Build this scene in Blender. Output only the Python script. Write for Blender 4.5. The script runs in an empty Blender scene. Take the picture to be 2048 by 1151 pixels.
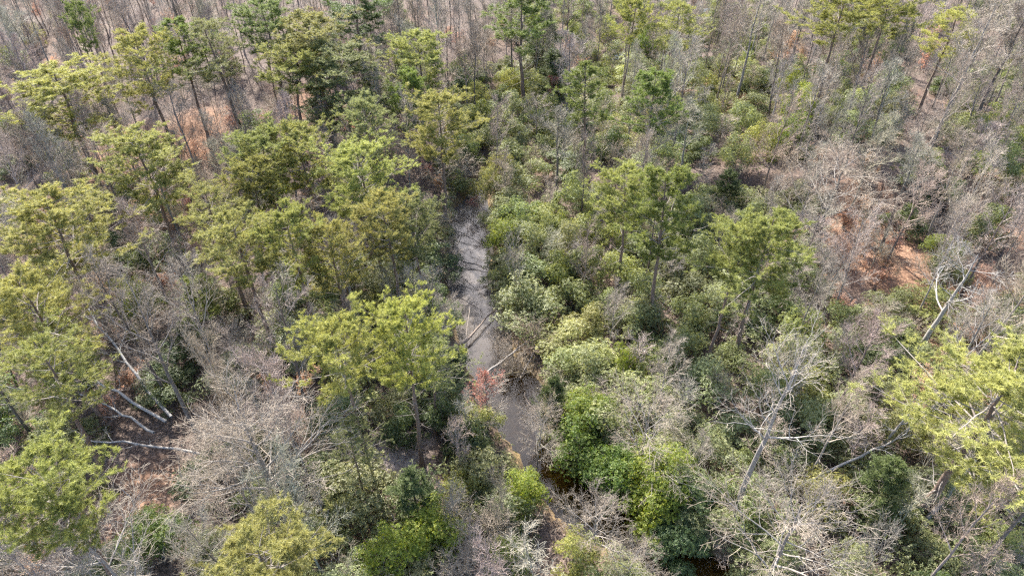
import bpy, math
import numpy as np
from mathutils import Vector, Matrix

sc = bpy.context.scene
COL = sc.collection
R = math.radians
PI = math.pi

# ------------------------------------------------------------------ camera
CAM_Z, PITCH, FPX = 55.0, R(39.0), 1340.0          # drone height, tilt below horizon, focal length in photo pixels
cd = bpy.data.cameras.new('camera')
cd.sensor_width = 36.0
cd.lens = 36.0 * FPX / 2048.0
cd.clip_start, cd.clip_end = 0.5, 12000
cam = bpy.data.objects.new('camera', cd)
COL.objects.link(cam)
cam.location = (0, 0, CAM_Z)
cam.rotation_euler = (PI / 2 - PITCH, 0, 0)
sc.camera = cam
sc.render.resolution_x, sc.render.resolution_y = 1024, 575

# ------------------------------------------------------------------ sky and sun
SUN_AZ, SUN_EL = R(-24.0), R(43.0)                 # azimuth from +Y towards +X
w = bpy.data.worlds.new('World')
sc.world = w
w.use_nodes = True
nt = w.node_tree
sky = nt.nodes.new('ShaderNodeTexSky')
sky.sky_type = 'NISHITA'
sky.sun_disc = False
sky.sun_elevation, sky.sun_rotation = SUN_EL, SUN_AZ
sky.air_density, sky.dust_density, sky.ozone_density = 1.0, 2.0, 1.0
bg = nt.nodes['Background']
nt.links.new(sky.outputs[0], bg.inputs[0])
bg.inputs[1].default_value = 0.15
sd = bpy.data.lights.new('sun', 'SUN')
sd.energy, sd.angle, sd.color = 4.9, R(0.6), (1.0, 0.95, 0.86)
sun = bpy.data.objects.new('sun', sd)
COL.objects.link(sun)
sdir = Vector((math.sin(SUN_AZ) * math.cos(SUN_EL), math.cos(SUN_AZ) * math.cos(SUN_EL), math.sin(SUN_EL)))
sun.rotation_euler = sdir.to_track_quat('Z', 'Y').to_euler()
sun.location = (0, 0, 200)
vs = sc.view_settings
vs.view_transform, vs.look, vs.gamma, vs.use_curve_mapping = 'Standard', 'None', 1.0, False
vs.exposure = 1.68
cy = sc.cycles
cy.max_bounces, cy.diffuse_bounces, cy.glossy_bounces, cy.transmission_bounces, cy.transparent_max_bounces = 3, 2, 1, 2, 4
cy.caustics_reflective = cy.caustics_refractive = False
cy.use_denoising = False
cy.denoiser = 'OPENIMAGEDENOISE'
cy.denoising_input_passes = 'RGB_ALBEDO_NORMAL'
cy.denoising_prefilter = 'ACCURATE'
cy.use_light_tree = False
cy.adaptive_threshold = .02
cy.sample_clamp_indirect = 4.0
cy.filter_width = 1.3

# ------------------------------------------------------------------ pixels and points
CF = np.array([0, math.cos(PITCH), -math.sin(PITCH)])
CU = np.array([0, math.sin(PITCH), math.cos(PITCH)])
CR = np.array([1.0, 0, 0])
EYE = np.array([0, 0, CAM_Z])

def ray(px, py):
    return CF + CR * ((px - 1024) / FPX) + CU * ((575.5 - py) / FPX)

def on_level(px, py, z):
    d = ray(px, py)
    return EYE + d * ((z - CAM_Z) / d[2])

def project(x, y, z):
    v = np.stack([np.asarray(x, float), np.asarray(y, float), np.asarray(z, float) - CAM_Z], -1)
    dz = v @ CF
    return 1024 + FPX * (v @ CR) / dz, 575.5 - FPX * (v @ CU) / dz, dz

# ------------------------------------------------------------------ stream course (photo points on the water level) and terrain
WATER_Z = -0.75
SPX = [(1260, 95), (1180, 150), (1105, 195), (1062, 250), (1015, 300), (968, 350), (948, 400), (944, 450), (938, 500), (940, 550), (948, 600),
       (962, 660), (980, 715), (1010, 760), (1040, 805), (1052, 860), (1075, 915), (1118, 962), (1180, 1010), (1245, 1052),
       (1305, 1095), (1370, 1150), (1480, 1225), (1660, 1300), (1890, 1360)]
SP = np.array([on_level(a, b, WATER_Z)[:2] for a, b in SPX])
SP = np.vstack([[SP[0] + (60, 70)], SP, [SP[-1] + (40, -12)]])

def resample(P, step):
    for _ in range(2):                                   # corner cutting keeps the bends round
        Q = np.empty((2 * len(P) - 2, P.shape[1]))
        Q[0::2] = P[:-1] * .75 + P[1:] * .25
        Q[1::2] = P[:-1] * .25 + P[1:] * .75
        P = np.vstack([P[:1], Q, P[-1:]])
    L = np.r_[0, np.cumsum(np.linalg.norm(np.diff(P, axis=0), axis=1))]
    t = np.linspace(0, L[-1], max(2, int(L[-1] / step)))
    return np.stack([np.interp(t, L, P[:, k]) for k in range(P.shape[1])], -1)

SC = resample(SP, 1.2)
ST = np.gradient(SC, axis=0)
ST /= np.linalg.norm(ST, axis=1)[:, None]

SW = .86 * (1 - .62 * np.clip((SC[:, 1] - 86) / 9, 0, 1)) * (1 - .3 * np.exp(-((SC[:, 1] - 43) / 4.) ** 2))             # the creek is narrower upstream

def stream_dist(x, y):
    x, y = np.atleast_1d(x).astype(float), np.atleast_1d(y).astype(float)
    d = np.full(x.shape, 1e9)
    side = np.zeros(x.shape)
    wd = np.ones(x.shape)
    for i in range(len(SC)):
        dx, dy = x - SC[i, 0], y - SC[i, 1]
        q = dx * dx + dy * dy
        m = q < d
        d = np.where(m, q, d)
        wd = np.where(m, SW[i], wd)
        side = np.where(m, np.sign(ST[i, 0] * dy - ST[i, 1] * dx), side)
    return np.sqrt(d) / wd, side

def ss(a, b, x):
    t = np.clip((x - a) / (b - a), 0, 1)
    return t * t * (3 - 2 * t)

def ground_z(x, y):
    x, y = np.atleast_1d(x).astype(float), np.atleast_1d(y).astype(float)
    d, s = stream_dist(x, y)
    wob = .35 * np.sin(x * .9 + 1.3 * np.sin(y * .5)) + .3 * np.sin(y * .8 + x * .33)
    bank = -1.75 + 1.75 * ss(1.7, 5.0, d + wob)
    hill = np.minimum(.05 * np.maximum(0, d - 14), 7.0) * (0.6 + .4 * np.sin(x * .021 + y * .017))
    bump = .22 * np.sin(x * .31 + y * .17) + .16 * np.sin(x * .13 - y * .47 + 2) + .1 * np.sin(x * 1.1 + y * .9)
    return bank + hill + bump * ss(3.5, 9, d)

def gz(x, y):
    return float(ground_z(x, y)[0])

def base_at(px, py):                                       # ground point under a photo pixel
    z = 0.0
    for _ in range(6):
        p = on_level(px, py, z)
        z = gz(p[0], p[1])
    return np.array([p[0], p[1], z])

def top_at(px, py, H):                                     # foot of a plant of height H whose top shows at a photo pixel
    z = 0.0
    for _ in range(6):
        p = on_level(px, py, z + H)
        z = gz(p[0], p[1])
    return np.array([p[0], p[1], z])

# ------------------------------------------------------------------ materials
MATS = {}

def nodes_of(name):
    m = bpy.data.materials.new(name)
    m.use_nodes = True
    n = m.node_tree
    n.nodes.clear()
    out = n.nodes.new('ShaderNodeOutputMaterial')
    MATS[name] = m
    return m, n, out

def N(n, t, **kw):
    o = n.nodes.new(t)
    for k, v in kw.items():
        setattr(o, k, v)
    return o

def mixc(n, a, b, f, mode='MIX'):
    m = N(n, 'ShaderNodeMix', data_type='RGBA', blend_type=mode)
    for sock, v in ((m.inputs[6], a), (m.inputs[7], b), (m.inputs[0], f)):
        if hasattr(v, 'is_output'):
            n.links.new(v, sock)
        elif isinstance(v, (int, float)):
            sock.default_value = v
        else:
            sock.default_value = (*v, 1)
    return m.outputs[2]

def noise(n, scale, detail=3, coord=None):
    t = N(n, 'ShaderNodeTexNoise')
    t.inputs['Scale'].default_value = scale
    t.inputs['Detail'].default_value = detail
    if coord is not None:
        n.links.new(coord, t.inputs['Vector'])
    return t

def ramp(n, fac, stops):
    r = N(n, 'ShaderNodeValToRGB')
    e = r.color_ramp.elements
    while len(e) < len(stops):
        e.new(0.5)
    for el, (p, c) in zip(e, stops):
        el.position = p
        el.color = (*c, 1)
    n.links.new(fac, r.inputs[0])
    return r.outputs[0]

def bark_mat(name, a, b, scale=6, rough=.9):
    m, n, out = nodes_of(name)
    geo = N(n, 'ShaderNodeNewGeometry')
    oi = N(n, 'ShaderNodeObjectInfo')
    ns = noise(n, scale, 4, geo.outputs['Position'])
    c = mixc(n, a, b, ns.outputs[0])
    c = mixc(n, c, oi.outputs['Color'], 1.0, 'MULTIPLY')
    p = N(n, 'ShaderNodeBsdfPrincipled')
    n.links.new(c, p.inputs['Base Color'])
    p.inputs['Roughness'].default_value = rough
    bp = N(n, 'ShaderNodeBump')
    bp.inputs['Strength'].default_value = .5
    bp.inputs['Distance'].default_value = .05
    n.links.new(ns.outputs[0], bp.inputs['Height'])
    n.links.new(bp.outputs[0], p.inputs['Normal'])
    n.links.new(p.outputs[0], out.inputs[0])

def leaf_mat(name, a, b, c3, trans, tw, rough, spec):
    """leaf colour varies leaf by leaf (attribute rnd) and plant by plant (object colour)"""
    m, n, out = nodes_of(name)
    at = N(n, 'ShaderNodeAttribute', attribute_name='rnd')
    oi = N(n, 'ShaderNodeObjectInfo')
    c = ramp(n, at.outputs['Fac'], [(0, a), (.55, b), (.93, c3)])
    c = mixc(n, c, oi.outputs['Color'], 1.0, 'MULTIPLY')
    p = N(n, 'ShaderNodeBsdfPrincipled')
    n.links.new(c, p.inputs['Base Color'])
    p.inputs['Roughness'].default_value = rough
    p.inputs['Specular IOR Level'].default_value = spec
    t = N(n, 'ShaderNodeBsdfTranslucent')
    n.links.new(mixc(n, c, trans, 1.0, 'MULTIPLY'), t.inputs[0])
    mx = N(n, 'ShaderNodeMixShader')
    mx.inputs[0].default_value = tw
    n.links.new(p.outputs[0], mx.inputs[1])
    n.links.new(t.outputs[0], mx.inputs[2])
    n.links.new(mx.outputs[0], out.inputs[0])

bark_mat('pine_bark', (.10, .07, .055), (.24, .17, .135), 5)
bark_mat('grey_bark', (.14, .125, .115), (.32, .295, .275), 4)
bark_mat('limb_bark', (.20, .182, .168), (.39, .36, .335), 4)
bark_mat('dark_bark', (.075, .06, .053), (.20, .17, .15), 5)
bark_mat('dead_wood', (.16, .148, .138), (.42, .395, .37), 3)
def twig_mat(name, a, b):
    m, n, out = nodes_of(name)
    at = N(n, 'ShaderNodeAttribute', attribute_name='rnd')
    oi = N(n, 'ShaderNodeObjectInfo')
    c = mixc(n, mixc(n, a, b, at.outputs['Fac']), oi.outputs['Color'], 1.0, 'MULTIPLY')
    p = N(n, 'ShaderNodeBsdfDiffuse')
    n.links.new(c, p.inputs[0])
    n.links.new(p.outputs[0], out.inputs[0])

twig_mat('pine_twig', (.17, .145, .13), (.34, .30, .27))
twig_mat('bare_twig', (.21, .178, .146), (.48, .42, .36))
twig_mat('shrub_stem', (.13, .105, .09), (.28, .24, .2))
leaf_mat('pine_needle', (.148, .165, .063), (.292, .303, .106), (.45, .444, .157), (1.28, 1.22, .82), .44, .55, .3)
leaf_mat('green_needle', (.095, .125, .043), (.175, .205, .062), (.27, .285, .085), (1.3, 1.3, .8), .4, .5, .35)
leaf_mat('cedar_leaf', (.045, .062, .026), (.072, .092, .036), (.11, .13, .05), (1.4, 1.5, .7), .25, .5, .35)
leaf_mat('laurel_leaf', (.11, .13, .06), (.20, .22, .10), (.34, .345, .165), (1.4, 1.35, .75), .38, .46, .42)  # lightened base: the broad gloss of the leaves is put into the colour
leaf_mat('rhodo_leaf', (.07, .09, .04), (.12, .145, .06), (.24, .25, .10), (1.5, 1.45, .6), .34, .48, .4)
leaf_mat('holly_leaf', (.065, .105, .025), (.135, .175, .035), (.29, .30, .06), (1.8, 1.8, .5), .38, .5, .4)
leaf_mat('beech_leaf', (.42, .26, .17), (.58, .39, .27), (.68, .52, .40), (1.25, 1.1, .9), .4, .7, .2)
leaf_mat('red_bud', (.38, .16, .12), (.52, .25, .19), (.56, .34, .28), (1.2, .9, .8), .3, .7, .2)
leaf_mat('litter_leaf', (.10, .068, .052), (.185, .13, .103), (.31, .235, .195), (1.2, 1.0, .8), .15, .8, .2)

def ground_mat():
    m, n, out = nodes_of('forest_floor')
    geo = N(n, 'ShaderNodeNewGeometry')
    pos = geo.outputs['Position']
    n1 = noise(n, .08, 4, pos)
    n2 = noise(n, 2.2, 6, pos)
    n3 = noise(n, 5, 8, pos)
    c = ramp(n, n2.outputs[0], [(.25, (.06, .044, .037)), (.5, (.115, .085, .071)), (.75, (.19, .145, .12))])
    c = mixc(n, c, ramp(n, n3.outputs[0], [(.38, (.32, .28, .26)), (.5, (.8, .78, .76)), (.62, (1.35, 1.3, 1.25))]), .9, 'MULTIPLY')
    c = mixc(n, c, (.2, .11, .065), ramp(n, n1.outputs[0], [(.5, (0, 0, 0)), (.7, (.3, .3, .3))]))
    at = N(n, 'ShaderNodeAttribute', attribute_name='orange')
    c = mixc(n, c, ramp(n, n2.outputs[0], [(.3, (.20, .095, .05)), (.7, (.42, .235, .135))]), at.outputs['Fac'])
    ab = N(n, 'ShaderNodeAttribute', attribute_name='sand')
    c = mixc(n, c, ramp(n, n2.outputs[0], [(.3, (.22, .175, .15)), (.7, (.40, .33, .29))]), ab.outputs['Fac'])
    am = N(n, 'ShaderNodeAttribute', attribute_name='mud')
    c = mixc(n, c, ramp(n, n2.outputs[0], [(.35, (.08, .056, .026)), (.7, (.27, .185, .08))]), am.outputs['Fac'])
    p = N(n, 'ShaderNodeBsdfPrincipled')
    p.inputs['Roughness'].default_value = .95
    n.links.new(c, p.inputs['Base Color'])
    bp = N(n, 'ShaderNodeBump')
    bp.inputs['Strength'].default_value = .8
    bp.inputs['Distance'].default_value = .12
    n.links.new(n3.outputs[0], bp.inputs['Height'])
    n.links.new(bp.outputs[0], p.inputs['Normal'])
    n.links.new(p.outputs[0], out.inputs[0])

def water_mat():
    m, n, out = nodes_of('stream_water')
    geo = N(n, 'ShaderNodeNewGeometry')
    pos = geo.outputs['Position']
    n1 = noise(n, .22, 3, pos)
    n2 = noise(n, 3.0, 3, pos)
    n3 = noise(n, 11.0, 2, pos)
    bp = N(n, 'ShaderNodeBump')
    bp.inputs['Strength'].default_value = .06
    bp.inputs['Distance'].default_value = .12
    ad = N(n, 'ShaderNodeMath', operation='ADD')
    n.links.new(n2.outputs[0], ad.inputs[0])
    n.links.new(n3.outputs[0], ad.inputs[1])
    n.links.new(ad.outputs[0], bp.inputs['Height'])
    tr = N(n, 'ShaderNodeBsdfTransparent')
    tr.inputs[0].default_value = (.78, .66, .42, 1)
    df = N(n, 'ShaderNodeBsdfDiffuse')                     # pale grey diffuse painted in for sky reflected on the water
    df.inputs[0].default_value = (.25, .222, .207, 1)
    at = N(n, 'ShaderNodeAttribute', attribute_name='sky_sheen')
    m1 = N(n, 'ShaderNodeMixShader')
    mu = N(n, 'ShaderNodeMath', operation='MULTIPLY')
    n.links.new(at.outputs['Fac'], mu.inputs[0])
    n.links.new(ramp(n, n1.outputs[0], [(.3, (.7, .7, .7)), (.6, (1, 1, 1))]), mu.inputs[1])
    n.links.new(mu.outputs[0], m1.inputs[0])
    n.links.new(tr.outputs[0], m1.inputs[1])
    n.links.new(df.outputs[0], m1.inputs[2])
    gl = N(n, 'ShaderNodeBsdfGlossy')
    gl.inputs['Roughness'].default_value = .015
    n.links.new(bp.outputs[0], gl.inputs['Normal'])
    fr = N(n, 'ShaderNodeFresnel')
    fr.inputs[0].default_value = 1.55
    n.links.new(bp.outputs[0], fr.inputs['Normal'])
    m2 = N(n, 'ShaderNodeMixShader')
    n.links.new(fr.outputs[0], m2.inputs[0])
    n.links.new(m1.outputs[0], m2.inputs[1])
    n.links.new(gl.outputs[0], m2.inputs[2])
    n.links.new(m2.outputs[0], out.inputs[0])

ground_mat()
water_mat()

# ------------------------------------------------------------------ mesh tools
class MB:
    def __init__(self):
        self.V, self.Q, self.T, self.A, self.n = [], [], [], [], 0

    def add(self, V, quads=None, tris=None, rnd=None):
        V = np.asarray(V, np.float32).reshape(-1, 3)
        if quads is not None:
            self.Q.append(np.asarray(quads, np.int32).reshape(-1, 4) + self.n)
        if tris is not None:
            self.T.append(np.asarray(tris, np.int32).reshape(-1, 3) + self.n)
        self.V.append(V)
        self.A.append(np.zeros(len(V), np.float32) if rnd is None else np.asarray(rnd, np.float32).reshape(-1))
        self.n += len(V)

    def tubes(self, P, Rr, s):
        P = np.asarray(P, float)
        Rr = np.asarray(Rr, float)
        n, k = P.shape[:2]
        T = np.gradient(P, axis=1)
        T /= np.linalg.norm(T, axis=2)[..., None] + 1e-9
        d = P[:, -1] - P[:, 0]
        d /= np.linalg.norm(d, axis=1)[:, None] + 1e-9
        h = np.where((np.abs(d[:, 2]) > .85)[:, None], np.array([1.0, 0, 0]), np.array([0, 0, 1.0]))
        u = np.cross(T, h[:, None, :])
        u /= np.linalg.norm(u, axis=2)[..., None] + 1e-9
        v = np.cross(T, u)
        a = np.arange(s) / s * 2 * PI
        V = P[:, :, None, :] + Rr[:, :, None, None] * (u[:, :, None, :] * np.cos(a)[None, None, :, None] + v[:, :, None, :] * np.sin(a)[None, None, :, None])
        i = np.arange(n)[:, None, None] * (k * s)
        j = np.arange(k - 1)[None, :, None] * s
        q = np.arange(s)[None, None, :]
        q2 = (q + 1) % s
        F = np.stack([i + j + q, i + j + q2, i + j + s + q2, i + j + s + q], -1)
        self.add(V, quads=F, rnd=np.repeat((np.arange(n) * .618034 + .37) % 1.0, k * s))

    def mesh(self, name, mat, smooth=False):
        me = bpy.data.meshes.new(name)
        V = np.concatenate(self.V)
        Q = np.concatenate(self.Q) if self.Q else np.zeros((0, 4), np.int32)
        T = np.concatenate(self.T) if self.T else np.zeros((0, 3), np.int32)
        me.vertices.add(len(V))
        me.vertices.foreach_set('co', V.ravel())
        L = np.concatenate([Q.ravel(), T.ravel()]).astype(np.int32)
        me.loops.add(len(L))
        me.loops.foreach_set('vertex_index', L)
        me.polygons.add(len(Q) + len(T))
        st = np.concatenate([np.arange(len(Q)) * 4, len(Q) * 4 + np.arange(len(T)) * 3]).astype(np.int32)
        me.polygons.foreach_set('loop_start', st)
        if smooth:
            me.polygons.foreach_set('use_smooth', np.ones(len(Q) + len(T), bool))
        a = me.attributes.new('rnd', 'FLOAT', 'POINT')
        a.data.foreach_set('value', np.concatenate(self.A))
        me.update(calc_edges=True)
        me.materials.append(MATS[mat])
        return me

def unit(v):
    return v / (np.linalg.norm(v, axis=-1)[..., None] + 1e-9)

def perps(T):
    h = np.where((np.abs(T[:, 2]) > .85)[:, None], np.array([1.0, 0, 0]), np.array([0, 0, 1.0]))
    u = unit(np.cross(T, h))
    return u, np.cross(T, u)

def along(P, pi, t):
    k = P.shape[1]
    f = np.clip(t, 0, .9999) * (k - 1)
    i = f.astype(int)
    fr = (f - i)[:, None]
    a, b = P[pi, i], P[pi, i + 1]
    return a * (1 - fr) + b * fr, unit(b - a), i, fr[:, 0]

def grow(g, PP, PR, per, t0, t1, length, ang, k, up=0., wob=.12, flat=1., rmax=.7, rl=.02, tip=.25, planar=0.):
    """children of every path in PP: length(t, parent index) gives their lengths, ang the range of the fork angle"""
    n = len(PP)
    pi = np.repeat(np.arange(n), per)
    j = np.tile(np.arange(per), n)
    M = len(pi)
    t = t0 + (t1 - t0) * (j + g.random(M)) / per
    pos, T, i, fr = along(PP, pi, t)
    rloc = PR[pi, i] * (1 - fr) + PR[pi, i + 1] * fr
    u, v = perps(T)
    az = j * 2.39996 + g.random(M) * 1.6 + (pi * 1.7)
    if planar:                                               # two-sided spray lying flat
        az = np.where(g.random(M) < planar, np.where(j % 2 == 0, 0, PI) + g.normal(0, .35, M), az)
    a = g.uniform(ang[0], ang[1], M) if np.isscalar(ang[0]) else ang[0] + (ang[1] - ang[0]) * g.random(M)
    d = np.cos(a)[:, None] * T + np.sin(a)[:, None] * (np.cos(az)[:, None] * u + np.sin(az)[:, None] * v)
    d[:, 2] = d[:, 2] * flat + up
    d = unit(d)
    Ln = length(t, pi)
    P = np.empty((M, k, 3))
    P[:, 0] = pos
    st = (Ln / (k - 1))[:, None]
    for q in range(1, k):
        d = unit(d + g.normal(0, wob, (M, 3)) + np.array([0, 0, up * .6]))
        P[:, q] = P[:, q - 1] + d * st
    r0 = np.minimum(rloc * rmax, Ln * rl)
    Rr = r0[:, None] * np.linspace(1, tip, k)[None, :]
    return P, Rr, t, pi

def trunk_path(g, H, r0, r1, k=14, wob=.03, bend=0.0):
    z = np.linspace(0, H, k)
    d = np.cumsum(g.normal(0, wob * H / k, (k, 2)), axis=0)
    d -= d[0]
    b = bend * H * (z / H) ** 2
    P = np.stack([d[:, 0] + b, d[:, 1], z], -1)[None]
    t = z / H
    r = (r1 + (r0 - r1) * (1 - t) ** .9) * (1 + .5 * np.exp(-t * 28))
    return P, r[None]

def needles(g, mb, C, D, m, ln, wd, spread, back=.12):
    """bundles of thin needle blades: m of them round every centre C pointing along D"""
    n = len(C)
    d = unit(D[:, None, :] * (1 - spread) + g.normal(0, 1, (n, m, 3)) * spread * .75)
    b = C[:, None, :] + D[:, None, :] * (g.random((n, m, 1)) - .6) * back
    L = ln * g.uniform(.7, 1.2, (n, m, 1))
    tip = b + d * L
    s = unit(np.cross(d, g.normal(0, 1, (n, m, 3)))) * wd
    V = np.stack([b + s, b - s, tip], 2)
    r = np.clip(g.random((n, 1, 1)) * .6 + g.random((n, m, 1)) * .4, 0, 1) * np.ones((1, 1, 3))
    mb.add(V, tris=np.arange(n * m * 3).reshape(-1, 3), rnd=r)

def rosettes(g, mb, C, A, m, ln, wd, lift=.35):
    """whorls of m broad leaves at shoot tips C with shoot directions A"""
    n = len(C)
    u, v = perps(A)
    az = (np.arange(m) / m * 2 * PI)[None, :] + g.random((n, 1)) * 6.28 + g.normal(0, .25, (n, m))
    out = np.cos(az)[..., None] * u[:, None] + np.sin(az)[..., None] * v[:, None]
    d = unit(out + A[:, None] * (lift + g.normal(0, .35, (n, m, 1))))
    s = unit(np.cross(d, A[:, None] + g.normal(0, .25, (n, m, 3))))
    L = ln * g.uniform(.7, 1.2, (n, m, 1))
    W = wd * g.uniform(.8, 1.2, (n, m, 1))
    b = C[:, None] + d * .015
    nrm = np.cross(s, d)
    mid = b + d * L * .52
    V = np.stack([b, mid + s * W + nrm * W * .3, b + d * L - A[:, None] * L * .12, mid - s * W + nrm * W * .3], 2)
    i = np.arange(n * m)[:, None] * 4
    T = np.concatenate([i + np.array([[0, 1, 2]]), i + np.array([[0, 2, 3]])])
    r = np.clip(g.random((n, 1, 1)) * .55 + g.random((n, m, 1)) * .45, 0, 1) * np.ones((1, 1, 4))
    mb.add(V, tris=T, rnd=r)

# ------------------------------------------------------------------ plant kinds (each built once; copies share the meshes)
PROTO = {}            # key -> dict(h, w, parts=[(name, mesh, [subparts])])

def pine_proto(key, seed, H=20., W=6., n1=52, per2=7, tuft=6, cb=.46, m=14, needle=.19, mat='pine_needle', conic=.6, dead=14, dens=1., r0=.19, bend=.0, wd=.0125):
    g = np.random.default_rng(seed)
    TP, TR = trunk_path(g, H, r0, .025, 16, .035, bend)
    lean = g.uniform(0, 6.28)
    def ln(t, pi):
        q = np.clip((t - cb) / (1 - cb), 0, 1)
        prof = (1 - q ** 1.6) ** conic * (.55 + .45 * ss(0, .28, q)) * .93 + .10
        return W * .70 * prof * g.uniform(.6, 1.15, len(t)) * (.7 + .45 * np.clip(np.sin(t * 37 + lean) + .4, 0, 1))
    B, BR, bt, _ = grow(g, TP, TR, n1, cb, .985, ln, (1.0, 1.5), 7, up=.10, wob=.10, rmax=.55, rl=.014)
    tq = np.clip((bt - cb) / (1 - cb), 0, 1)
    bl = np.linalg.norm(B[:, -1] - B[:, 0], axis=1)
    C2, CR2, t2, p2 = grow(g, B, BR, per2, .28, 1.0, lambda t, pi: (.30 + .26 * bl[pi]) * (1.25 - .75 * t) * g.uniform(.6, 1.3, len(t)),
                           (.55, 1.1), 4, up=.10, wob=.16, flat=.75, rmax=.6, rl=.012, planar=.4)
    C3, CR3, t3, p3 = grow(g, C2, CR2, 5, .15, 1.0, lambda t, pi: g.uniform(.16, .5, len(t)), (.5, 1.1), 3, up=.20, wob=.14, flat=.9, rmax=.7, rl=.012)
    br = MB()
    br.tubes(B, BR, 4)
    br.tubes(C2, CR2, 3)
    keep = g.random(len(C3)) < .55
    br.tubes(C3[keep], np.maximum(CR3[keep], .004), 3)
    if dead:
        D, DR, _, _ = grow(g, TP, TR, dead, cb * .45, cb * 1.05, lambda t, pi: g.uniform(.7, 2.1, len(t)), (1.2, 1.75), 5, up=-.02, wob=.14, rmax=.4, rl=.014)
        D2, DR2, _, _ = grow(g, D, DR, 5, .3, 1, lambda t, pi: g.uniform(.25, .8, len(t)), (.5, 1.1), 3, wob=.18, rl=.012)
        br.tubes(D, DR, 4)
        br.tubes(D2, DR2, 3)
    # needle tufts along the outer branchlets and their side shoots
    nd = MB()
    A = grow_pts(g, C3, 3, .35, 1.0)
    Bp = grow_pts(g, C2, tuft - 2 if tuft > 3 else 2, .45, 1.0)
    Cp = grow_pts(g, B, 3, .8, 1.0)
    Cc = np.concatenate([A[0], Bp[0], Cp[0]])
    Dd = unit(np.concatenate([A[1], Bp[1], Cp[1]]) + np.array([0, 0, .35]))
    sel = g.random(len(Cc)) < dens
    needles(g, nd, Cc[sel], Dd[sel], m, needle, wd, .66, .2)
    tm = MB()
    tm.tubes(TP, TR, 8)
    PROTO[key] = dict(h=H, w=W, parts=[('trunk', tm.mesh('pine_trunk', 'pine_bark', True), []), ('branches', br.mesh('pine_branches', 'pine_twig'), []),
                                       ('crown', nd.mesh('pine_crown', mat), [])])

def grow_pts(g, P, per, t0, t1):
    n = len(P)
    pi = np.repeat(np.arange(n), per)
    t = t0 + (t1 - t0) * ((np.tile(np.arange(per), n) + g.random(n * per)) / per)
    pos, T, _, _ = along(P, pi, t)
    return pos, T

def bare_levels(g, H, W, cb, n1, n2, n3, n4, up, r0, conic=.5, bend=.0, fork=(.55, 1.05), wob=.11, trunk_wob=.04, top=.97, twig=.55, l2=.4, thin=1.):
    TP, TR = trunk_path(g, H * .93, r0, .03, 14, trunk_wob, bend)
    def ln(t, pi):
        q = np.clip((t - cb) / (1 - cb), 0, 1)
        return (W * .62 * ((1 - q) ** conic * .85 + .22)) * g.uniform(.6, 1.15, len(t))
    B, BR, bt, _ = grow(g, TP, TR, n1, cb, top, ln, fork, 9, up=up, wob=wob, rmax=.6, rl=.017, tip=.12)
    bl = np.linalg.norm(B[:, -1] - B[:, 0], axis=1)
    C, CR_, _, pc = grow(g, B, BR, n2, .18, 1., lambda t, pi: (l2 * bl[pi] + .25) * (1.2 - .6 * t) * g.uniform(.5, 1.25, len(t)), (.4, .85), 6, up=up * .8, wob=wob * 1.25, rl=.014, tip=.2)
    cl = np.linalg.norm(C[:, -1] - C[:, 0], axis=1)
    D, DR, _, pd = grow(g, C, CR_, n3, .2, 1., lambda t, pi: (.36 * cl[pi] + .22) * g.uniform(.5, 1.3, len(t)), (.4, .9), 4, up=up * .6, wob=wob * 1.4, rl=.012, tip=.3)
    E_, ER, _, pe = grow(g, D, DR, n4, .25, 1., lambda t, pi: g.uniform(.45, 1.0, len(t)) * twig, (.4, .9), 3, up=up * .5, wob=wob * 1.5, rl=.012, tip=.4)
    return (TP, TR), (B, BR), (C, np.maximum(CR_, .014 * thin), pc), (D, np.maximum(DR, .011 * thin), pd), (E_, np.maximum(ER, .0078 * thin), pe)

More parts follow.
